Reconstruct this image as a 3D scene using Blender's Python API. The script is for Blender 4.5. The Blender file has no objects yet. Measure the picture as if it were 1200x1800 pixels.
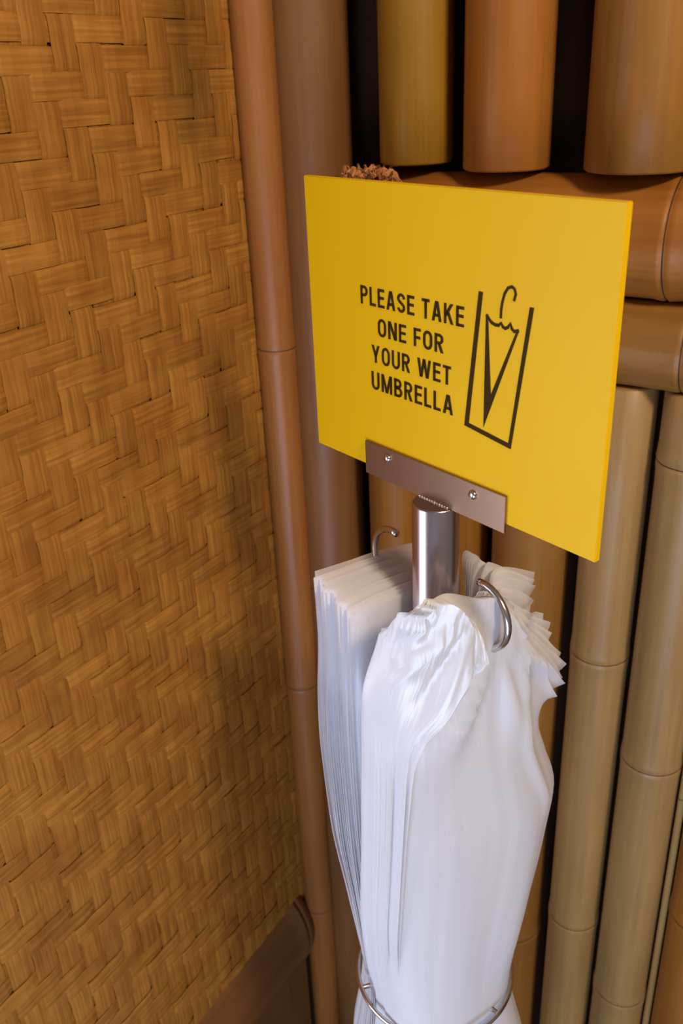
import bpy, bmesh, math, random
import numpy as np
from mathutils import Matrix, Vector
random.seed(7)
C = bpy.context.scene.collection
PI = math.pi

# ------------------------------------------------------------------ camera
cam_d = bpy.data.cameras.new('camera')
cam = bpy.data.objects.new('camera', cam_d); C.objects.link(cam)
cam_d.sensor_fit = 'VERTICAL'; cam_d.sensor_height = 36.0; cam_d.lens = 36.0 * 1570 / 1800
cx_ = Vector((0.84807166, 0.52817441, -0.04249999))
cy_ = Vector((-0.19830219, 0.39073689, 0.89888872))
cz_ = Vector((0.49137633, -0.7538942, 0.43611103))
cam.matrix_world = Matrix(((cx_.x, cy_.x, cz_.x, 0), (cx_.y, cy_.y, cz_.y, 0), (cx_.z, cy_.z, cz_.z, 0), (0, 0, 0, 1)))
cam_d.clip_start = 0.02
cam_d.dof.use_dof = True; cam_d.dof.focus_distance = 0.68; cam_d.dof.aperture_fstop = 11
bpy.context.scene.camera = cam

# ------------------------------------------------------------------ world and lights
sc = bpy.context.scene
world = bpy.data.worlds.new('world'); sc.world = world; world.use_nodes = True
wn = world.node_tree.nodes; wn['Background'].inputs[0].default_value = (0.70, 0.60, 0.55, 1)
wn['Background'].inputs[1].default_value = 0.27

def area(name, loc, target, sx, sy, power, col):
    l = bpy.data.lights.new(name, 'AREA'); l.shape = 'RECTANGLE'; l.size = sx; l.size_y = sy
    l.energy = power; l.color = col
    o = bpy.data.objects.new(name, l); C.objects.link(o); o.location = loc
    o.rotation_euler = (Vector(target) - Vector(loc)).to_track_quat('-Z', 'Y').to_euler()
    return o
area('ceiling_lamp', (1.20, -0.27, 1.12), (-0.50, 0.6, 0.75), 0.30, 0.30, 44, (1.0, 0.80, 0.58))
area('low_daylight_fill', (0.25, -0.95, -1.10), (-0.25, 0.6, -0.7), 0.9, 0.8, 22, (0.56, 0.71, 1.0))  # cool fill from an unseen source, added low in front for bags and sign
area('window_daylight', (-1.30, -0.60, -0.60), (-0.25, 0.55, -0.50), 1.1, 1.3, 18, (0.80, 0.83, 1.0))
sc.view_settings.view_transform = 'Standard'; sc.view_settings.look = 'None'
sc.view_settings.gamma = 1; sc.view_settings.use_curve_mapping = False
sc.view_settings.exposure = 0.0

# ------------------------------------------------------------------ helpers
def srgb(r, g, b):
    f = lambda c: (c / 12.92 if c <= 0.04045 else ((c + 0.055) / 1.055) ** 2.4)
    return (f(r / 255), f(g / 255), f(b / 255), 1)

def mat(name, col=(.5, .5, .5, 1), rough=.5, metal=0, spec=.5):
    m = bpy.data.materials.new(name); m.use_nodes = True
    b = m.node_tree.nodes['Principled BSDF']
    b.inputs['Base Color'].default_value = col; b.inputs['Roughness'].default_value = rough
    b.inputs['Metallic'].default_value = metal; b.inputs['Specular IOR Level'].default_value = spec
    return m

def link(m, a, b): m.node_tree.links.new(a, b)
def nd(m, t, **kw):
    n = m.node_tree.nodes.new(t)
    for k, v in kw.items(): setattr(n, k, v)
    return n

def obj(name, me, m=None, parent=None, smooth=False, color=None):
    if isinstance(me, bmesh.types.BMesh):
        d = bpy.data.meshes.new(name); me.to_mesh(d); me.free(); me = d
    if m is not None:
        me.materials.clear(); me.materials.append(m)
    if smooth: me.shade_smooth()
    o = bpy.data.objects.new(name, me); C.objects.link(o)
    if parent is not None: o.parent = parent
    if color is not None: o.color = color
    return o

def tag(o, label=None, cat=None, group=None, kind=None):
    if label: o['label'] = label
    if cat: o['category'] = cat
    if group: o['group'] = group
    if kind: o['kind'] = kind
    return o

def mesh_from(verts, faces, name='mesh'):
    me = bpy.data.meshes.new(name); me.from_pydata([tuple(v) for v in verts], [], faces); me.update(); return me

def lathe(profile, seg=40, caps=True):
    vs, fs = [], []
    for r, z in profile:
        for i in range(seg):
            a = 2 * PI * i / seg; vs.append((r * math.cos(a), r * math.sin(a), z))
    for k in range(len(profile) - 1):
        for i in range(seg):
            j = (i + 1) % seg
            fs.append((k * seg + i, k * seg + j, (k + 1) * seg + j, (k + 1) * seg + i))
    if caps:
        fs.append(tuple(range(seg - 1, -1, -1))); n = (len(profile) - 1) * seg; fs.append(tuple(range(n, n + seg)))
    return mesh_from(vs, fs)

def tube(points, r, seg=14, closed=False, caps=True):
    pts = [Vector(p) for p in points]; n = len(pts); vs, fs = [], []
    up = Vector((0.13, 0.27, 0.95)).normalized()
    for i, p in enumerate(pts):
        a = pts[(i - 1) % n] if (closed or i > 0) else p
        b = pts[(i + 1) % n] if (closed or i < n - 1) else p
        t = (b - a).normalized(); x = t.cross(up)
        if x.length < 1e-4: x = t.cross(Vector((1, 0, 0)))
        x.normalize(); y = x.cross(t).normalized(); up = y
        for k in range(seg):
            g = 2 * PI * k / seg; vs.append(p + x * (r * math.cos(g)) + y * (r * math.sin(g)))
    for i in range(n if closed else n - 1):
        i2 = (i + 1) % n
        for k in range(seg):
            k2 = (k + 1) % seg; fs.append((i * seg + k, i * seg + k2, i2 * seg + k2, i2 * seg + k))
    if caps and not closed:
        fs.append(tuple(range(seg - 1, -1, -1))); fs.append(tuple(range((n - 1) * seg, n * seg)))
    return mesh_from(vs, fs)

def box_mesh(x0, x1, y0, y1, z0, z1, bev=0):
    bm = bmesh.new(); bmesh.ops.create_cube(bm, size=1)
    for v in bm.verts:
        v.co = Vector((x0 + (v.co.x + .5) * (x1 - x0), y0 + (v.co.y + .5) * (y1 - y0), z0 + (v.co.z + .5) * (z1 - z0)))
    if bev: bmesh.ops.bevel(bm, geom=bm.edges[:], offset=bev, segments=2, affect='EDGES')
    d = bpy.data.meshes.new('box'); bm.to_mesh(d); bm.free(); return d

# ------------------------------------------------------------------ materials
def bamboo_material():
    m = mat('bamboo_skin', rough=.42, spec=.4); b = m.node_tree.nodes['Principled BSDF']
    tc = nd(m, 'ShaderNodeTexCoord'); oi = nd(m, 'ShaderNodeObjectInfo')
    mp = nd(m, 'ShaderNodeMapping'); mp.inputs['Scale'].default_value = (160, 160, 3.5)
    link(m, tc.outputs['Object'], mp.inputs[0])
    n1 = nd(m, 'ShaderNodeTexNoise'); n1.inputs['Scale'].default_value = 1.0; n1.inputs['Detail'].default_value = 5
    link(m, mp.outputs[0], n1.inputs['Vector'])
    mp2 = nd(m, 'ShaderNodeMapping'); mp2.inputs['Scale'].default_value = (22, 22, 3.0)
    link(m, tc.outputs['Object'], mp2.inputs[0])
    n2 = nd(m, 'ShaderNodeTexNoise'); n2.inputs['Scale'].default_value = 1.0; n2.inputs['Detail'].default_value = 4
    link(m, mp2.outputs[0], n2.inputs['Vector'])
    r1 = nd(m, 'ShaderNodeMapRange'); r1.inputs[1].default_value = .3; r1.inputs[2].default_value = .7
    r1.inputs[3].default_value = .90; r1.inputs[4].default_value = 1.08; link(m, n1.outputs[0], r1.inputs[0])
    r2 = nd(m, 'ShaderNodeMapRange'); r2.inputs[1].default_value = .3; r2.inputs[2].default_value = .7
    r2.inputs[3].default_value = .0; r2.inputs[4].default_value = 1.0; link(m, n2.outputs[0], r2.inputs[0])
    mx = nd(m, 'ShaderNodeMix', data_type='RGBA', blend_type='MULTIPLY'); mx.inputs[0].default_value = 1
    link(m, oi.outputs['Color'], mx.inputs[6])
    cr = nd(m, 'ShaderNodeMix', data_type='RGBA'); link(m, r2.outputs[0], cr.inputs[0])
    cr.inputs[6].default_value = (.78, .70, .62, 1); cr.inputs[7].default_value = (1.12, 1.10, 1.02, 1)
    link(m, cr.outputs[2], mx.inputs[7])
    mv = nd(m, 'ShaderNodeMix', data_type='RGBA', blend_type='MULTIPLY'); mv.inputs[0].default_value = 1
    link(m, mx.outputs[2], mv.inputs[6])
    cmb = nd(m, 'ShaderNodeCombineColor')
    for i in range(3): link(m, r1.outputs[0], cmb.inputs[i])
    link(m, cmb.outputs[0], mv.inputs[7]); link(m, mv.outputs[2], b.inputs['Base Color'])
    bp = nd(m, 'ShaderNodeBump'); bp.inputs['Strength'].default_value = .12; bp.inputs['Distance'].default_value = .001
    link(m, n1.outputs[0], bp.inputs['Height']); link(m, bp.outputs[0], b.inputs['Normal'])
    rr = nd(m, 'ShaderNodeMapRange'); rr.inputs[3].default_value = .34; rr.inputs[4].default_value = .52
    link(m, n2.outputs[0], rr.inputs[0]); link(m, rr.outputs[0], b.inputs['Roughness'])
    return m
M_BAM = bamboo_material()
M_NODE = mat('bamboo_node', srgb(70, 42, 18), .6)

def weave_material(name, scale):
    m = mat(name, rough=.55, spec=.3); b = m.node_tree.nodes['Principled BSDF']
    tc = nd(m, 'ShaderNodeTexCoord'); oi = nd(m, 'ShaderNodeObjectInfo')
    add = nd(m, 'ShaderNodeVectorMath', operation='ADD'); link(m, tc.outputs['Object'], add.inputs[0])
    link(m, oi.outputs['Random'], add.inputs[1])
    mp = nd(m, 'ShaderNodeMapping'); mp.inputs['Scale'].default_value = scale; link(m, add.outputs[0], mp.inputs[0])
    n1 = nd(m, 'ShaderNodeTexNoise'); n1.inputs['Scale'].default_value = 1; n1.inputs['Detail'].default_value = 4
    link(m, mp.outputs[0], n1.inputs['Vector'])
    n2 = nd(m, 'ShaderNodeTexNoise'); n2.inputs['Scale'].default_value = 14; n2.inputs['Detail'].default_value = 3
    link(m, tc.outputs['Object'], n2.inputs['Vector'])
    r = nd(m, 'ShaderNodeValToRGB'); link(m, n1.outputs[0], r.inputs[0])
    r.color_ramp.elements[0].position = .28; r.color_ramp.elements[0].color = srgb(144, 94, 34)
    r.color_ramp.elements[1].position = .70; r.color_ramp.elements[1].color = srgb(182, 126, 52)
    mx = nd(m, 'ShaderNodeMix', data_type='RGBA', blend_type='MULTIPLY'); mx.inputs[0].default_value = 1
    link(m, r.outputs[0], mx.inputs[6])
    r2 = nd(m, 'ShaderNodeValToRGB'); link(m, n2.outputs[0], r2.inputs[0])
    r2.color_ramp.elements[0].position = .32; r2.color_ramp.elements[0].color = (.80, .70, .64, 1)
    r2.color_ramp.elements[1].position = .62; r2.color_ramp.elements[1].color = (1.0, 1.0, 1.0, 1)
    link(m, r2.outputs[0], mx.inputs[7])
    mv = nd(m, 'ShaderNodeMix', data_type='RGBA', blend_type='MULTIPLY'); mv.inputs[0].default_value = 1
    r3 = nd(m, 'ShaderNodeValToRGB'); link(m, oi.outputs['Random'], r3.inputs[0])
    r3.color_ramp.elements[0].color = (.86, .84, .80, 1); r3.color_ramp.elements[1].color = (1.06, 1.05, 1.0, 1)
    link(m, mx.outputs[2], mv.inputs[6]); link(m, r3.outputs[0], mv.inputs[7])
    # a darker, slightly greenish patch near the top of the panel
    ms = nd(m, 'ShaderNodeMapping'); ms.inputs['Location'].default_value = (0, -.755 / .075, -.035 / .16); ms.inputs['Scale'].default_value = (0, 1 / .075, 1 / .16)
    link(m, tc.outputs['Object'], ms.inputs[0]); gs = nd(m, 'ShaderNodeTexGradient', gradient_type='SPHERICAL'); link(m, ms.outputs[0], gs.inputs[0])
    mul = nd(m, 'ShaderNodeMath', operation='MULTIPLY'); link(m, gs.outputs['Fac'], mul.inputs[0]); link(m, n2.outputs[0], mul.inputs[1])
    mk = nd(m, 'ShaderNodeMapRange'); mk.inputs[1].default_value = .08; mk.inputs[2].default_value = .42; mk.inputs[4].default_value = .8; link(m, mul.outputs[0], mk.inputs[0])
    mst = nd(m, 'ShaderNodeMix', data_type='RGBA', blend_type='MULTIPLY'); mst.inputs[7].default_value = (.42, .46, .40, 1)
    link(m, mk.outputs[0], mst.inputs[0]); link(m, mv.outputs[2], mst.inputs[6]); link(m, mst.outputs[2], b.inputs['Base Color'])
    bp = nd(m, 'ShaderNodeBump'); bp.inputs['Strength'].default_value = .5; bp.inputs['Distance'].default_value = .0010
    link(m, n1.outputs[0], bp.inputs['Height']); link(m, bp.outputs[0], b.inputs['Normal'])
    return m
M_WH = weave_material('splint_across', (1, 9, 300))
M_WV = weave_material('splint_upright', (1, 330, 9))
M_BACK = mat('dark_backing', srgb(72, 48, 34), .9, spec=.1)
M_FIB = mat('frayed_fibre', srgb(196, 136, 84), .8, spec=.1)

def steel(name, col, rough, aniso, scale, bump):
    m = mat(name, col, rough, 1.0); b = m.node_tree.nodes['Principled BSDF']
    tc = nd(m, 'ShaderNodeTexCoord'); mp = nd(m, 'ShaderNodeMapping'); mp.inputs['Scale'].default_value = scale
    link(m, tc.outputs['Object'], mp.inputs[0])
    n = nd(m, 'ShaderNodeTexNoise'); n.inputs['Scale'].default_value = 1; n.inputs['Detail'].default_value = 3
    link(m, mp.outputs[0], n.inputs['Vector'])
    bp = nd(m, 'ShaderNodeBump'); bp.inputs['Strength'].default_value = bump; bp.inputs['Distance'].default_value = .0004
    link(m, n.outputs[0], bp.inputs['Height']); link(m, bp.outputs[0], b.inputs['Normal'])
    return m
M_POLE = steel('brushed_pole_steel', srgb(190, 180, 184), .25, 0, (4, 4, 900), .10)
M_PLATE = steel('brushed_plate_steel', srgb(158, 132, 112), .36, 0, (500, 500, 6), .08)
M_WIRE = mat('bright_wire_steel', srgb(205, 200, 200), .2, 1.0)

def sign_material():
    m = mat('yellow_acrylic', srgb(236, 186, 4), .46, spec=.18); b = m.node_tree.nodes['Principled BSDF']
    tc = nd(m, 'ShaderNodeTexCoord'); n = nd(m, 'ShaderNodeTexNoise'); n.inputs['Scale'].default_value = 9
    n.inputs['Detail'].default_value = 6; link(m, tc.outputs['Object'], n.inputs['Vector'])
    r = nd(m, 'ShaderNodeValToRGB'); link(m, n.outputs[0], r.inputs[0])
    r.color_ramp.elements[0].color = srgb(222, 170, 2); r.color_ramp.elements[1].color = srgb(232, 182, 4)
    link(m, r.outputs[0], b.inputs['Base Color'])
    return m
M_SIGN = sign_material()
M_INK = mat('dark_brown_print', srgb(60, 40, 10), .6, spec=.08)

def bag_material():
    m = bpy.data.materials.new('thin_white_plastic'); m.use_nodes = True
    nt = m.node_tree; nt.nodes.clear()
    out = nd(m, 'ShaderNodeOutputMaterial')
    d = nd(m, 'ShaderNodeBsdfDiffuse'); d.inputs[0].default_value = (.91, .90, .925, 1)
    t = nd(m, 'ShaderNodeBsdfTranslucent'); t.inputs[0].default_value = (.91, .90, .925, 1)
    g = nd(m, 'ShaderNodeBsdfGlossy'); g.inputs[0].default_value = (1, 1, 1, 1); g.inputs[1].default_value = .32
    tr = nd(m, 'ShaderNodeBsdfTransparent')
    a = nd(m, 'ShaderNodeMixShader'); a.inputs[0].default_value = .5
    link(m, d.outputs[0], a.inputs[1]); link(m, t.outputs[0], a.inputs[2])
    b = nd(m, 'ShaderNodeMixShader'); b.inputs[0].default_value = .07
    link(m, a.outputs[0], b.inputs[1]); link(m, g.outputs[0], b.inputs[2])
    c = nd(m, 'ShaderNodeMixShader'); c.inputs[0].default_value = .14
    link(m, b.outputs[0], c.inputs[1]); link(m, tr.outputs[0], c.inputs[2])
    link(m, c.outputs[0], out.inputs[0])
    uv = nd(m, 'ShaderNodeUVMap'); mp = nd(m, 'ShaderNodeMapping'); mp.inputs['Scale'].default_value = (15, 1.6, 1)
    link(m, uv.outputs[0], mp.inputs[0]); n = nd(m, 'ShaderNodeTexNoise'); n.inputs['Scale'].default_value = 1; n.inputs['Detail'].default_value = 4
    n.inputs['Distortion'].default_value = .4
    link(m, mp.outputs[0], n.inputs['Vector'])
    bp = nd(m, 'ShaderNodeBump'); bp.inputs['Strength'].default_value = .3; bp.inputs['Distance'].default_value = .0022
    link(m, n.outputs[0], bp.inputs['Height'])
    for x in (d, t, g): link(m, bp.outputs[0], x.inputs['Normal'])
    return m
M_BAG = bag_material()
M_FLOOR = mat('floor_tile', srgb(120, 95, 70), .5)
nf = nd(M_FLOOR, 'ShaderNodeTexNoise'); nf.inputs['Scale'].default_value = 30
rf = nd(M_FLOOR, 'ShaderNodeValToRGB'); link(M_FLOOR, nf.outputs[0], rf.inputs[0])
rf.color_ramp.elements[0].color = srgb(100, 78, 56); rf.color_ramp.elements[1].color = srgb(150, 122, 92)
link(M_FLOOR, rf.outputs[0], M_FLOOR.node_tree.nodes['Principled BSDF'].inputs['Base Color'])

# ------------------------------------------------------------------ the room shell
FLOOR = -1.60; TOP = 0.55; XL = -0.65; YB = 0.96
tag(obj('floor', box_mesh(-0.85, 1.6, -0.1, 1.15, FLOOR - .05, FLOOR), M_FLOOR), kind='structure')
wall_back = tag(obj('wall_back', box_mesh(-0.85, 1.0, YB, YB + .03, FLOOR, TOP), M_BACK), kind='structure')
wall_left = tag(obj('wall_left', box_mesh(XL - .03, XL - .004, 0.265, YB, FLOOR, TOP), M_BACK), kind='structure')

def bamboo(name, length, r, nodes, color, parent=None, M=None, seg=36, taper=0.0, ringm=None):
    """round cane along local +z from 0 to length, swelling at its nodes"""
    zs = sorted(set([0, .002, length - .002, length] + [length * i / 10 for i in range(1, 10)] +
                    [z for n in nodes for z in (n - .03, n - .014, n - .006, n - .002, n, n + .003, n + .008, n + .02) if 0 < z < length]))
    prof = []
    for z in zs:
        rr = r * (1 - taper * z / length)
        for n in nodes:
            dz = z - n
            rr += r * .045 * math.exp(-(dz / .010) ** 2) - r * .050 * math.exp(-(dz / .0016) ** 2)
        if z in (0, length): rr -= .0025
        prof.append((rr, z))
    o = obj(name, lathe(prof, seg), M_BAM, parent, True, color)
    if M is not None: o.matrix_world = M
    for n in nodes:
        k = obj('node_ring', lathe([(r * .97, n - .0016), (r * 1.006, n - .0009), (r * 1.006, n + .0009), (r * .97, n + .0016)], seg, False), M_NODE, o, True)
    return o

def cane_from_tangents(a, b, Yc):
    """centre X and radius of a cane standing at depth Yc whose sides line up with the directions x/y = a and b"""
    t1, t2 = math.atan(a), math.atan(b); tc = (t1 + t2) / 2; d = Yc / math.cos(tc)
    return Yc * math.tan(tc), d * math.sin(abs(t2 - t1) / 2)

AMBER = srgb(150, 104, 42); ORANGE = srgb(160, 104, 42); OLIVE = srgb(150, 112, 32); PALE = srgb(160, 130, 84); TAN = srgb(150, 108, 52)
BROWN = srgb(122, 82, 46)
def upright(a, b, z0, z1, nodes, col, Yc=0.897):
    x, r = cane_from_tangents(a, b, Yc)
    return bamboo('bamboo_pole', z1 - z0, r, [n - z0 for n in nodes], col, wall_back, Matrix.Translation((x, Yc, z0)))
RT = -0.100        # top of the rails
upright(-.735, -.611, FLOOR, TOP, [-.62, .40], BROWN)
upright(-.5725, -.4760, RT + .017, TOP, [.30], OLIVE)
upright(-.4640, -.3600, RT + .012, TOP, [.38], ORANGE)
upright(-.3231, -.2080, RT + .012, TOP, [.30], AMBER)
upright(-.1950, -.0900, RT + .012, TOP, [.22], TAN)
upright(-.0800, .0350, RT + .012, TOP, [.35], AMBER)
upright(.0450, .1500, RT + .012, TOP, [.18], ORANGE)
RB = -0.290        # bottom of the rails
upright(-.6025, -.5020, FLOOR, RB, [-1.0], AMBER)
upright(-.4990, -.4175, FLOOR, RB, [-.86], AMBER)
upright(-.4120, -.3060, FLOOR, RB, [-1.13], TAN)
upright(-.2935, -.2170, FLOOR, RB, [-.622, -1.062], PALE)
upright(-.2120, -.1330, FLOOR, RB, [-.365, -.752, -1.165], PALE)
upright(-.1310, -.1210, FLOOR, RB, [-.80], srgb(186, 150, 88))
upright(-.1190, -.0300, FLOOR, RB, [-.97, -.50], ORANGE)
upright(-.0200, .0650, FLOOR, RB, [-.7, -1.2], AMBER)
upright(.0720, .1600, FLOOR, RB, [-.55, -1.05], TAN)
# two rails laid across
rot = Matrix.Rotation(PI / 2, 4, 'Y')
bamboo('bamboo_rail', 1.0, .057, [.349], ORANGE, wall_back, Matrix.Translation((-.545, .905, -.149)) @ rot)
bamboo('bamboo_rail', 1.0, .043, [.37], TAN, wall_back, Matrix.Translation((-.540, .893, -.249)) @ rot)
# frayed fibres at the sawn end of the upper rail
fv, ff = [], []
for i in range(150):
    x = random.uniform(-.535, -.475); y = random.uniform(.85, .875); z = RT + random.uniform(-.006, .012)
    p = Vector((x, y, z)); dr = Vector((random.gauss(0, 1), random.gauss(0, .6), random.gauss(.1, .5))).normalized()
    L = random.uniform(.005, .011); w = random.uniform(.0012, .0026); sd = dr.cross(Vector((0, 1, .2))).normalized() * w; up = sd.cross(dr).normalized() * w
    b0 = len(fv); mid = p + dr * L * .5 + Vector((0, 0, .003)); e = p + dr * L
    for q in (p, mid, e):
        fv += [q + sd, q + up, q - sd - up]
    for k in (0, 1):
        for j in range(3):
            j2 = (j + 1) % 3; ff.append((b0 + 3 * k + j, b0 + 3 * k + j2, b0 + 3 * k + 3 + j2, b0 + 3 * k + 3 + j))
tag(obj('frayed_fibre', mesh_from(fv, ff), M_FIB, wall_back), kind='stuff')

# corner cane and the lower rail of the left wall
x, r = cane_from_tangents(-.776, -.722, .845)
tr1 = bamboo('trim_1', TOP - FLOOR, .0225, [-.285 - FLOOR, -.775 - FLOOR, -1.225 - FLOOR, .33 - FLOOR], srgb(154, 100, 50), None, Matrix.Translation((-.630, .842, FLOOR)))
tag(tr1, kind='structure')
roty = Matrix.Rotation(-PI / 2, 4, 'X')
tr2 = bamboo('trim_2', .555, .110, [.535], BROWN, None, Matrix.Translation((XL - .085, .265, -1.262)) @ roty)
tag(tr2, kind='structure')
tag(obj('trim_3', box_mesh(XL - .02, XL + .004, .27, .818, FLOOR, -1.30, .003), M_BAM, None, False, srgb(112, 76, 44)), kind='structure')

# ------------------------------------------------------------------ woven splints on the left wall (2/2 twill)
PV, PH = .029, .0220
Y0, Z0 = .600, .048
js = range(-11, 9); is_ = range(-22, 60)
up_over = lambda i, j: ((i - j) % 4) < 2
A = .0010
def strip(path, across, width, thick, mat_, name):
    # path: list of (pos_along, height); ribbon with a crowned top and real edges
    vs, fs = [], []
    for n, (c, h, wj, ofs) in enumerate(path):
        w = width * wj / 2
        for (o, dh) in ((-w, -thick), (-w, -.0004), (-w * .45, .0003), (w * .45, .0003), (w, -.0004), (w, -thick)):
            q = [XL + h + dh, 0, 0]; q[1 + across] = ofs + o; q[2 - across] = c; vs.append(q)
    for n in range(len(path) - 1):
        for k in range(5):
            a = n * 6 + k; f = (a, a + 1, a + 7, a + 6)
            fs.append(f if across == 1 else f[::-1])
    return obj(name, mesh_from(vs, fs), mat_, wall_left, False)
for i in is_:
    zc = Z0 - i * PH + random.uniform(-.0012, .0012); ph = random.uniform(0, 6); path = []; tl = random.uniform(-.004, .004)
    for j in js:
        yc = Y0 + j * PV; over = not up_over(i, j); h = A if over else -A
        for f in (-.36, 0, .36):
            path.append((yc + f * PV, h + (.0007 if (over and f == 0) else 0), 1 + .03 * math.sin(j * 1.7 + ph), zc + .0012 * math.sin(j * .35 + ph) + tl * (yc - .6)))
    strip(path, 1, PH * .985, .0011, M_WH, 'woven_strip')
for j in js:
    yc = Y0 + j * PV + random.uniform(-.001, .001); ph = random.uniform(0, 6); path = []; tl = random.uniform(-.003, .003)
    for i in is_:
        zc = Z0 - i * PH; over = up_over(i, j); h = A if over else -A
        for f in (.36, 0, -.36):
            path.append((zc + f * PH, h + (.0005 if (over and f == 0) else 0), 1 + .04 * math.sin(i * 1.3 + ph), yc + .0010 * math.sin(i * .3 + ph) + tl * zc))
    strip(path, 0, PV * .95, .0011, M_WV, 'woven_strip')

# ------------------------------------------------------------------ the umbrella bag stand
AX = Vector((-0.2806, 0.5656, 0)); ZT = -0.2985
stand = bpy.data.objects.new('umbrella_bag_stand', None); C.objects.link(stand); stand.location = (AX.x, AX.y, FLOOR)
tag(stand, 'brushed steel stand with a yellow notice board on top and hooks for plastic bags', 'stand')
SM = Matrix.Translation((0, 0, 0))
def part(name, me, m, parent=stand, smooth=False):
    """mesh given in room coordinates, parented with its origin on the stand's axis"""
    o = obj(name, me, m, None, smooth)
    base = Vector((AX.x, AX.y, FLOOR))
    me_ = o.data; me_.transform(Matrix.Translation(-base)); o.parent = parent
    return o
U = Vector((.94145, -.33714, 0)); NV = Vector((.33714, .94145, 0))     # along the board, away from the viewer
P0 = Vector((-.42253, .61638, -.06690))                                # top left corner of the board's face
def plane_mesh_box(u0, u1, v0, v1, n0, n1, bev=.0006, segs=2):
    me = box_mesh(u0, u1, n0, n1, -v1, -v0, bev)
    Mx = Matrix(((U.x, NV.x, 0, P0.x), (U.y, NV.y, 0, P0.y), (0, 0, 1, P0.z), (0, 0, 0, 1)))
    me.transform(Mx); return me
sign = part('sign_board', plane_mesh_box(0, .3, 0, .2252, 0, .005), M_SIGN); tag(sign, 'bright yellow rectangular notice board')
plate = part('bracket_plate', plane_mesh_box(.0686, .2232, .2028, .2318, -.0024, -.0004, .0003), M_PLATE)
for (u, v) in ((.0971, .2106), (.1921, .2113)):
    p = P0 + U * u + Vector((0, 0, -v)) - NV * .0024
    me = lathe([(.0037, 0), (.0037, .0008), (.0029, .0020), (.0015, .0026), (.0004, .0028)], 18)
    me.transform(Matrix.Translation(p) @ (-NV).to_track_quat('Z', 'Y').to_matrix().to_4x4())
    s_ = part('screw', me, M_WIRE, stand, True); s_.parent = plate
# lettering
def uv_point(u, v, n=-.0003): return P0 + U * u + NV * n + Vector((0, 0, -v))
def flat(pts, vs, fs):
    b = len(vs); vs += [uv_point(u, v) for u, v in pts]; fs.append(tuple(range(b, b + len(pts))))
def stroke(pts, w, vs, fs):
    P = [Vector(p) for p in pts]; L, Rr = [], []
    for i, p in enumerate(P):
        a = P[max(i - 1, 0)]; b = P[min(i + 1, len(P) - 1)]; t = (b - a).normalized(); n = Vector((-t.y, t.x)) * (w / 2)
        L.append(p + n); Rr.append(p - n)
    b0 = len(vs); n = len(P)
    vs += [uv_point(q.x, q.y) for q in L] + [uv_point(q.x, q.y) for q in Rr]
    for i in range(n - 1): fs.append((b0 + i, b0 + i + 1, b0 + n + i + 1, b0 + n + i))
SW = .148                                                              # stroke width over cap height
def arc_pts(cx, cy, rx, ry, a0, a1, n=14):
    return [(cx + rx * math.cos(math.radians(a0 + (a1 - a0) * i / n)), cy + ry * math.sin(math.radians(a0 + (a1 - a0) * i / n))) for i in range(n + 1)]
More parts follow.
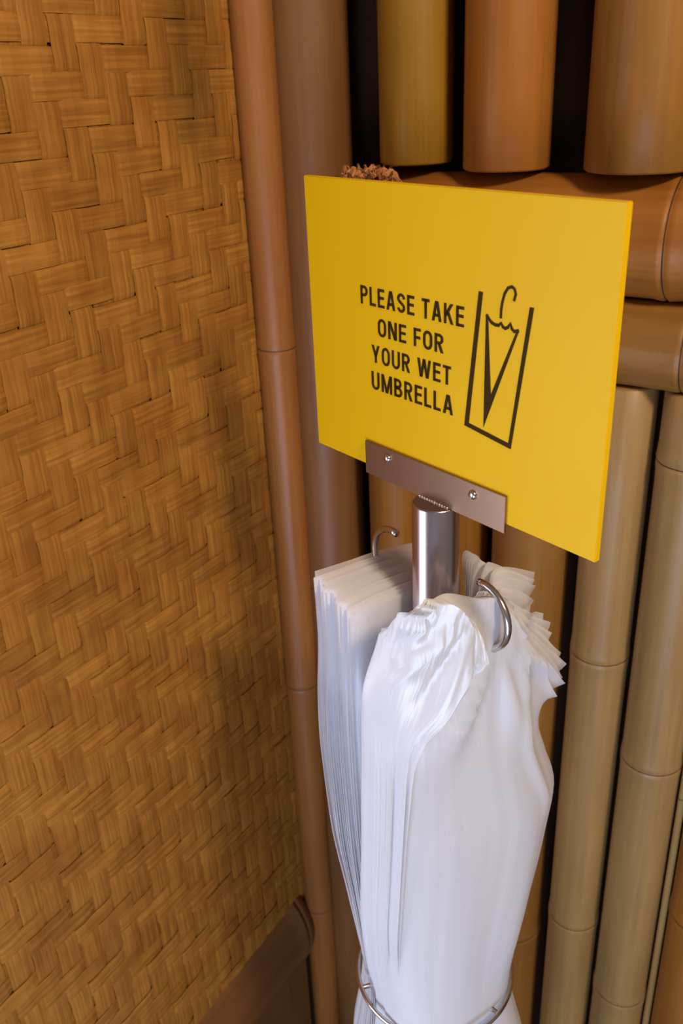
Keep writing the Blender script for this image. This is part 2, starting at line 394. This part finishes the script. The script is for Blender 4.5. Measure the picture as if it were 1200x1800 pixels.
def glyph(c):
    """strokes of a condensed bold capital, y up, height 1: ('p', polyline) or ('d', x0, y0, x1, y1) cut level top and bottom"""
    h = SW / 2; T = 1 - h
    st = lambda x: ('p', [(x, 0), (x, 1)]); bar = lambda x0, x1, y: ('p', [(x0, y), (x1, y)])
    if c == 'P': return .50, [st(h), ('p', [(h, T), (.26, T)] + arc_pts(.26, .71, .24 - h, .29 - h, 90, -90) + [(h, .42 + h)])]
    if c == 'R': return .52, [st(h), ('p', [(h, T), (.26, T)] + arc_pts(.26, .72, .24 - h, .28 - h, 90, -90) + [(h, .44 + h)]), ('d', .25, .48, .43, 0)]
    if c == 'B': return .52, [st(h), ('p', [(h, T), (.25, T)] + arc_pts(.25, .74, .23 - h, .26 - h, 90, -90) + [(h, .48 + h)]), ('p', [(h, .56 - h), (.27, .56 - h)] + arc_pts(.27, .28, .25 - h, .28 - h, 90, -90) + [(h, h)])]
    if c == 'L': return .42, [st(h), bar(h, .42, h)]
    if c == 'E': return .45, [st(h), bar(h, .45, h), bar(h, .42, .52), bar(h, .45, T)]
    if c == 'F': return .43, [st(h), bar(h, .40, .50), bar(h, .43, T)]
    if c == 'T': return .47, [st(.235), bar(0, .47, T)]
    if c == 'A': return .58, [('d', h + .01, 0, .29 - .02, 1), ('d', .57 - h, 0, .29 + .02, 1), bar(.14, .44, .30)]
    if c == 'K': return .56, [st(h), ('d', h + .02, .38, .44, 1), ('d', .22, .60, .47, 0)]
    if c == 'S': return .50, [('p', [(.43, .72)] + arc_pts(.25, .735, .25 - h, .265 - h, 10, 180) + arc_pts(.25, .735, .25 - h, .265 - h, 180, 235, 5)[1:] + arc_pts(.25, .265, .25 - h, .265 - h, 55, 0, 5) + arc_pts(.25, .265, .25 - h, .265 - h, 0, -175, 14)[1:])]
    if c == 'O': return .54, [('p', arc_pts(.27, .66, .27 - h, .35 - h, 0, 180) + arc_pts(.27, .34, .27 - h, .35 - h, 180, 360) + [(.54 - h, .66), (.54 - h, .68)])]
    if c == 'U': return .53, [('p', [(h, 1), (h, .30)] + arc_pts(.265, .30, .265 - h, .31 - h, 180, 360) + [(.53 - h, 1)])]
    if c == 'N': return .55, [st(h), st(.55 - h), ('d', h + .02, 1, .53 - h, 0)]
    if c == 'M': return .70, [st(h), st(.70 - h), ('d', h + .02, 1, .35, 0), ('d', .68 - h, 1, .35, 0)]
    if c == 'Y': return .56, [('p', [(.28, 0), (.28, .44)]), ('d', .28, .38, h + .01, 1), ('d', .28, .38, .55 - h, 1)]
    if c == 'W': return .82, [('d', h, 1, .22, 0), ('d', .41, 1, .23, 0), ('d', .41, 1, .59, 0), ('d', .82 - h, 1, .60, 0)]
    return .20, []
def text_line(txt, u0, u1, v0, v1):
    pen, items = 0, []
    for c in txt:
        w, g = glyph(c); items.append((pen, g)); pen += w + .125
    pen -= .125; H = v1 - v0; kx = (u1 - u0) / pen; vs, fs = [], []
    tr_ = lambda x, y: (u0 + x * kx, v1 - y * H)
    for ox, g in items:
        for it in g:
            if it[0] == 'd':
                _, x0, y0, x1, y1 = it; hw = SW * .52 * math.hypot(x1 - x0, y1 - y0) / abs(y1 - y0)
                flat([tr_(ox + x0 - hw, y0), tr_(ox + x0 + hw, y0), tr_(ox + x1 + hw, y1), tr_(ox + x1 - hw, y1)], vs, fs)
            else:
                b0 = len(vs); tmpv, tmpf = [], []
                Pp = [Vector(p) for p in it[1]]; n = len(Pp)
                for sgn in (1, -1):
                    for i, p in enumerate(Pp):
                        a = Pp[max(i - 1, 0)]; b = Pp[min(i + 1, n - 1)]; t = (b - a).normalized(); q = p + Vector((-t.y, t.x)) * (sgn * SW / 2)
                        vs.append(uv_point(*tr_(ox + q.x, q.y)))
                for i in range(n - 1): fs.append((b0 + i, b0 + i + 1, b0 + n + i + 1, b0 + n + i))
    o = part('lettering', mesh_from(vs, fs), M_INK); o.parent = sign; return o
text_line('PLEASE TAKE', .0665, .1778, .0762, .0904)
text_line('ONE FOR', .0862, .1582, .0990, .1127)
text_line('YOUR WET', .0779, .1658, .1207, .1347)
text_line('UMBRELLA', .0770, .1683, .1422, .1568)
# pictogram of an umbrella in a bag
vs, fs = [], []
flat([(.1908, .0636), (.1947, .0638), (.1843, .1581), (.1798, .1609)], vs, fs)
flat([(.1798, .1609), (.1843, .1581), (.2218, .1631), (.2243, .1669)], vs, fs)
flat([(.2243, .1669), (.2218, .1631), (.2349, .0675), (.2385, .0675)], vs, fs)
o = part('bag_outline', mesh_from(vs, fs), M_INK); o.parent = sign
vs, fs = [], []
stroke([(.2110, .0785), (.2111, .0729), (.2119, .0678), (.2136, .0620), (.2163, .0581), (.2196, .0568), (.2219, .0582), (.2230, .0611), (.2216, .0657)], .0021, vs, fs)
flat([(.1978, .0772), (.2002, .0831), (.2044, .1323), (.1984, .1579)], vs, fs)
flat([(.1984, .1579), (.2044, .1323), (.2241, .0864), (.2273, .0836)], vs, fs)
stroke([(.1983, .0780), (.2007, .0808), (.2034, .0828), (.2066, .0836), (.2095, .0834), (.2114, .0816), (.2129, .0837), (.2152, .0845), (.2176, .0833), (.2194, .0805), (.2208, .0837), (.2229, .0852), (.2269, .0840)], .0023, vs, fs)
o = part('umbrella_outline', mesh_from(vs, fs), M_INK); o.parent = sign

# pole, cap, weld, base
me = lathe([(.0188, FLOOR + .012), (.0188, ZT - .0012), (.0180, ZT)], 64); me.transform(Matrix.Translation(AX))
pole = part('pole', me, M_POLE, stand, True)
for p_ in pole.data.polygons:
    if abs(p_.normal.z) > .9: p_.use_smooth = False
vs, fs = [], []
me_b = bmesh.new()
for i in range(12):
    t = -.016 + i * .0028
    p = AX + U * t + Vector((0, 0, ZT + .0003)) - NV * .0026
    bmesh.ops.create_icosphere(me_b, subdivisions=2, radius=random.uniform(.0008, .0013), matrix=Matrix.Translation(p))
d = bpy.data.meshes.new('weld_bead'); me_b.to_mesh(d); me_b.free()
w_ = part('weld_bead', d, M_WIRE, stand, True); w_.parent = pole
me = lathe([(.15, FLOOR), (.15, FLOOR + .008), (.145, FLOOR + .012), (.019, FLOOR + .014)], 64); me.transform(Matrix.Translation(AX))
part('base', me, M_PLATE, stand, True)

D = Vector((.91622, -.40068, 0)); W = Vector((.40068, .91622, 0))       # hook bar direction, bag width direction
def P(s, q, z): return AX + D * s + W * q + Vector((0, 0, z))
for sg, lab in ((1, 'front'), (-1, 'back')):
    pts = [P(sg * .012, 0, -.401), P(sg * .035, 0, -.401), P(sg * .050, 0, -.401)]
    for a in range(0, 21):
        t = -PI / 2 + a / 20 * math.radians(192); pts.append(P(sg * (.0565 + .0268 * math.cos(t)), 0, -.374 + .027 * math.sin(t)))
    part('hook', tube(pts, .0030, 16), M_WIRE, stand, True)
RZ, RR = -.832, .079
ring = part('retaining_ring', tube([P(RR * math.cos(a), RR * math.sin(a), RZ) for a in [2 * PI * i / 72 for i in range(72)]], .0024, 12, True), M_WIRE, stand, True)
for a in (-PI * .60, PI * .07, PI * .73):
    sp = part('spoke', tube([P(.017 * math.cos(a), .017 * math.sin(a), RZ), P(RR * math.cos(a), RR * math.sin(a), RZ)], .0022, 10), M_WIRE, stand, True); sp.parent = ring

# ------------------------------------------------------------------ the plastic bags
def pchip(xs, ys, x):
    xs = np.asarray(xs, float); ys = np.asarray(ys, float); h = np.diff(xs); dl = np.diff(ys) / h; m = np.zeros_like(ys)
    m[0], m[-1] = dl[0], dl[-1]
    for i in range(1, len(xs) - 1):
        m[i] = 0 if dl[i - 1] * dl[i] <= 0 else 2 * dl[i - 1] * dl[i] / (dl[i - 1] + dl[i])
    i = np.clip(np.searchsorted(xs, x) - 1, 0, len(xs) - 2); t = (x - xs[i]) / h[i]
    return ((2 * t**3 - 3 * t**2 + 1) * ys[i] + (t**3 - 2 * t**2 + t) * h[i] * m[i] + (-2 * t**3 + 3 * t**2) * ys[i + 1] + (t**3 - t**2) * h[i] * m[i + 1])
def smooth_noise(x, seed):
    r = np.random.RandomState(seed); return sum(r.uniform(-1, 1) / (k + 1) * np.sin((k + 1) * 2.1 * x + r.uniform(0, 6.28)) for k in range(5))

NU, NVV = 49, 64
lerp = lambda a, b, t: a + (b - a) * t
def tab(rows, k):
    """rows: [(k, value or tuple of values), ...] looked up at k"""
    ks = [r[0] for r in rows]; vals = np.array([np.atleast_1d(r[1]) for r in rows], float)
    return [float(np.interp(k, ks, vals[:, c])) for c in range(vals.shape[1])]
def bag_mesh(rows, top, fold_fn, flat_front=1.0):
    """rows: (z, qL, qR, sL, sR, bulge) down the bag; top: (x, q, z, s) along its mouth"""
    us = np.linspace(0, 1, NU); verts = np.zeros((NVV, NU, 3)); tt = np.linspace(0, 1, NVV) ** 1.25
    tx = [r[0] for r in top]; tq = pchip(tx, [r[1] for r in top], us); tz = pchip(tx, [r[2] for r in top], us); ts = pchip(tx, [r[3] for r in top], us)
    for a, u in enumerate(us):
        X = 2 * u - 1; pr = math.sqrt(max(0, 1 - X * X)); rw = [r for r in rows if r[0] < tz[a] - .012]
        ln = [-tz[a]] + [-r[0] for r in rw]
        qs = [tq[a]] + [lerp(r[1], r[2], .5 + .5 * (.45 * math.sin(X * PI / 2) + .55 * X)) for r in rw]
        ss = [ts[a]] + [lerp(r[3], r[4], u) + r[5] * pr for r in rw]
        z = tz[a] + (rows[-1][0] - tz[a]) * tt
        q = pchip(ln, qs, -z); s = pchip(ln, ss, -z); s = s + fold_fn(s, q, z, u)
        for b in range(NVV): verts[b, a] = P(s[b], q[b], z[b])[:]
    fs = [(b * NU + a, b * NU + a + 1, (b + 1) * NU + a + 1, (b + 1) * NU + a) for b in range(NVV - 1) for a in range(NU - 1)]
    me = mesh_from(verts.reshape(-1, 3), fs); uvl = me.uv_layers.new(name='UVMap')
    vi = np.zeros(len(me.loops), int); me.loops.foreach_get('vertex_index', vi)
    uvs = np.stack([us[vi % NU], tt[vi // NU] * 2], 1); uvl.data.foreach_set('uv', uvs.astype(np.float32).ravel())
    return me
def ringfade(z): return 1 - np.exp(-((z - RZ) / .05) ** 2) * .8

# front hook, the bunch whose mouths fan out to the right
NF = 26
for n in range(NF):
    k = n / (NF - 1); rs = np.random.RandomState(100 + n); J = lambda a: rs.uniform(-a, a)
    c4 = tab([(0, (.058, -.378, .000)), (.22, (.068, -.386, .004)), (.27, (.088, -.384, .020)), (.42, (.088, -.396, .024)), (.47, (.076, -.412, .050)), (.88, (.092, -.456, .060)), (1, (.080, -.480, .070))], k)
    c3 = tab([(0, (.030, -.352, .000)), (.22, (.038, -.360, .006)), (.27, (.054, -.366, .020)), (.42, (.052, -.374, .028)), (.47, (.046, -.388, .052)), (.88, (.050, -.408, .064)), (1, (.046, -.425, .074))], k)
    c2 = tab([(0, (.010, -.386, .021)), (.22, (.014, -.386, .024)), (.27, (.020, -.376, .030)), (.42, (.020, -.376, .034)), (.47, (.012, -.366, .042)), (1, (-.006, -.350, .068))], k)
    c1 = tab([(0, (-.020, -.395, .021)), (1, (-.040, -.346, .052))], k)
    c0 = tab([(0, (-.056, -.400, .012)), (1, (-.074, -.372, .028))], k)
    top = [(0, *c0), (.25, *c1), (.5, *c2), (.78, c3[0], c3[1] + J(.003), c3[2]), (1, c4[0] + J(.005), c4[1] + J(.005), c4[2])]
    R = []
    for z, qa, qb, ra, rb, sla, slb, sra, srb, ba, bb in [
        (-.50, -.068, -.080, .068, .068, .010, .028, .014, .044, .010, .036),
        (-.54, -.070, -.082, .072, .080, .009, .026, .012, .038, .010, .042),
        (-.59, -.072, -.084, .078, .096, .008, .022, .010, .034, .009, .050),
        (-.64, -.072, -.084, .078, .094, .006, .018, .008, .028, .008, .054),
        (-.73, -.068, -.080, .072, .080, .005, .014, .006, .020, .007, .058),
        (-.80, -.066, -.074, .066, .070, .005, .013, .005, .014, .007, .058),
        (-.832, -.064, -.072, .064, .068, .005, .012, .005, .013, .007, .0585),
        (-.87, -.064, -.074, .066, .074, .005, .012, .005, .013, .007, .062),
        (-.95, -.068, -.080, .074, .086, .006, .014, .006, .014, .007, .078),
        (-1.10, -.070, -.084, .078, .090, .006, .014, .006, .014, .007, .080),
        (-1.36, -.068, -.082, .072, .082, .006, .014, .006, .014, .007, .070)]:
        R.append((z, lerp(qa, qb, k), lerp(ra, rb, k), lerp(sla, slb, k), lerp(sra, srb, k), lerp(ba, bb, k)))
    ph = J(.35)
    def fold_fn(s, q, z, u, k=k, ph=ph):
        r = np.hypot(q - .006, z + .400); th = np.arctan2(z + .400, q - .006)
        f = .0050 * np.exp(-((r - .06) / .04) ** 2) * (.4 + .6 * k) * (np.sin(8 * th + ph) + .5 * np.sin(17 * th + 2 * ph))
        body = np.clip((-.46 - z) / .10, 0, 1) * ringfade(z)
        cr = np.exp(-((u - (.70 + .55 * (-.42 - z))) / .035) ** 2) * np.clip((z + .62) / .06, 0, 1) * np.clip((-.41 - z) / .03, 0, 1)
        f = f + .007 * cr * k
        return f + body * (.0080 * smooth_noise(u * 1.9 + .8 * z, 21) + .0006 * smooth_noise(u * 11 - 2.2 * z + .3 * ph, 12)) * (.25 + .75 * k)
    b = obj('umbrella_bag', bag_mesh(R, top, fold_fn), M_BAG, None, True)
    if n == NF - 1: tag(b, 'translucent plastic bag with the lowest drooping corner at the right of the front bunch', 'plastic bag', 'plastic bags on the front hook')
    elif n < 7: tag(b, 'plastic bag at the back of the front bunch, jagged mouth just right of the pole', 'plastic bag', 'plastic bags on the front hook')
    elif n < 12: tag(b, 'plastic bag with its mouth corner pointing up right behind the front hook tip', 'plastic bag', 'plastic bags on the front hook')
    else: tag(b, 'plastic bag in the fan of mouths spread out right of the front hook', 'plastic bag', 'plastic bags on the front hook')

# front hook, the folded bags nearest the viewer, twisted down to the left
NG = 12
for n in range(NG):
    k = n / (NG - 1); rs = np.random.RandomState(500 + n); J = lambda a: rs.uniform(-a, a); o = .0011 * n; e = .016 * k ** 1.3; g = .008 * (1 - k)
    top = [(0, -.074 + J(.002), -.378 - .002 * k, .022 + o), (.22, -.067 + .008 * k, -.352, .044 + o), (.50, -.044, -.342, .056 + o), (.66, -.036, -.350 + J(.001), .064 + o),
           (.82, -.022 - e * .5, -.366 - .006 * k, .074 + o * .7), (1, -.017 - e, -.398 + .004 * k + J(.002), .079 + o * .5)]
    R = [(-.432, -.084 - g, -.038 - e * .8, .022 + o, .066 + o, .006), (-.456, -.084 - g, -.060 - e * .5, .020 + o, .057 + o, .006), (-.49, -.084 - g, -.069 - e * .3, .020 + o, .048 + o, .006),
         (-.56, -.085 - g, -.072 - e * .2, .018 + o, .040 + o, .006), (-.67, -.085 - g, -.073 - e * .2, .010 + o * .8, .032 + o, .006), (-.76, -.077 - g, -.068 - e * .1, .004 + o * .6, .026 + o * .8, .004),
         (-.832, -.0715 , -.060, -.004 + o * .5, .026 + o * .8, .003), (-.90, -.078, -.060, -.004 + o, .030 + o, .004), (-1.1, -.088, -.050, -.004 + o, .050 + o, .006), (-1.36, -.088, -.050, -.004 + o, .050 + o, .006)]
    ph = J(.5)
    def fold_fn(s, q, z, u, ph=ph):
        r = np.hypot(q + .030, z + .352); th = np.arctan2(z + .352, q + .030)
        f = min(1, u / .25) * .0036 * np.exp(-((r - .055) / .04) ** 2) * (np.sin(13 * th + ph) + .6 * np.sin(29 * th + 2 * ph))
        return f + np.clip((-.44 - z) / .08, 0, 1) * ringfade(z) * (.0030 * np.sin(u * 15 + ph * .6 + 3 * z) + .0010 * np.sin(u * 41 + ph))
    b = obj('umbrella_bag', bag_mesh(R, top, fold_fn), M_BAG, None, True)
    if n == NG - 1: tag(b, 'white plastic bag twisted down left of the front hook, outermost and nearest the viewer', 'plastic bag', 'folded bags on the front hook')
    else: tag(b, 'white plastic bag in the folded inner layers left of the front hook', 'plastic bag', 'folded bags on the front hook')

# back hook, the even stack
NB = 20
for n in range(NB):
    k = n / (NB - 1); rs = np.random.RandomState(300 + n); J = lambda a: rs.uniform(-a, a)
    st = lerp(-.026, -.084, k); j = J(.004); jz = J(.0025); ph = J(.8)
    top = [(0, -.067 + j, -.390 + .012 * k + jz, st), (.33, -.030, -.386 + .008 * k + jz + J(.001), st + .001), (.66, .012, -.388 + .006 * k + jz, st - .001), (1, .050 + j, -.394 + .006 * k + jz, st)]
    R = []
    for z, qa, qb, ra, rb, se0, se1, ba, bb in [
        (-.44, -.068, -.066, .052, .050, -.026, -.084, -.001, -.004), (-.50, -.070, -.071, .056, .054, -.023, -.082, -.004, -.008),
        (-.56, -.072, -.074, .060, .058, -.020, -.078, -.006, -.010), (-.64, -.073, -.073, .062, .060, -.016, -.070, -.008, -.014),
        (-.73, -.072, -.064, .062, .056, -.010, -.060, -.010, -.018), (-.80, -.071, -.056, .060, .048, -.008, -.053, -.011, -.020),
        (-.832, -.070, -.053, .058, .046, -.008, -.050, -.011, -.0205), (-.87, -.071, -.056, .060, .048, -.008, -.052, -.011, -.02),
        (-.95, -.074, -.064, .064, .055, -.01, -.06, -.011, -.022), (-1.1, -.078, -.07, .068, .06, -.01, -.066, -.011, -.022), (-1.36, -.078, -.07, .068, .06, -.01, -.066, -.011, -.022)]:
        R.append((z, lerp(qa, qb, k) + j * .5, lerp(ra, rb, k), lerp(se0, se1, k), lerp(se0, se1, k), lerp(ba, bb, k)))
    def fold_fn(s, q, z, u, ph=ph, k=k):
        body = np.clip((-.385 - z) / .12, 0, 1) * ringfade(z)
        return body * (.0042 * smooth_noise(u * 4.5 + .5 * z, 9) * (1 - .6 * k) + .0016 * np.sin(u * 34 + ph + 6 * z) * (1 - .5 * k))
    b = obj('umbrella_bag', bag_mesh(R, top, fold_fn), M_BAG, None, True)
    if n == 0: tag(b, 'innermost white plastic bag of the left stack, hanging right beside the steel pole', 'plastic bag', 'plastic bags on the back hook')
    elif n == NB - 1: tag(b, 'white plastic bag at the far left of the left stack, against the brown cane', 'plastic bag', 'plastic bags on the back hook')
    else: tag(b, 'white plastic bag between the two outer ones of the left stack on the back hook', 'plastic bag', 'plastic bags on the back hook')
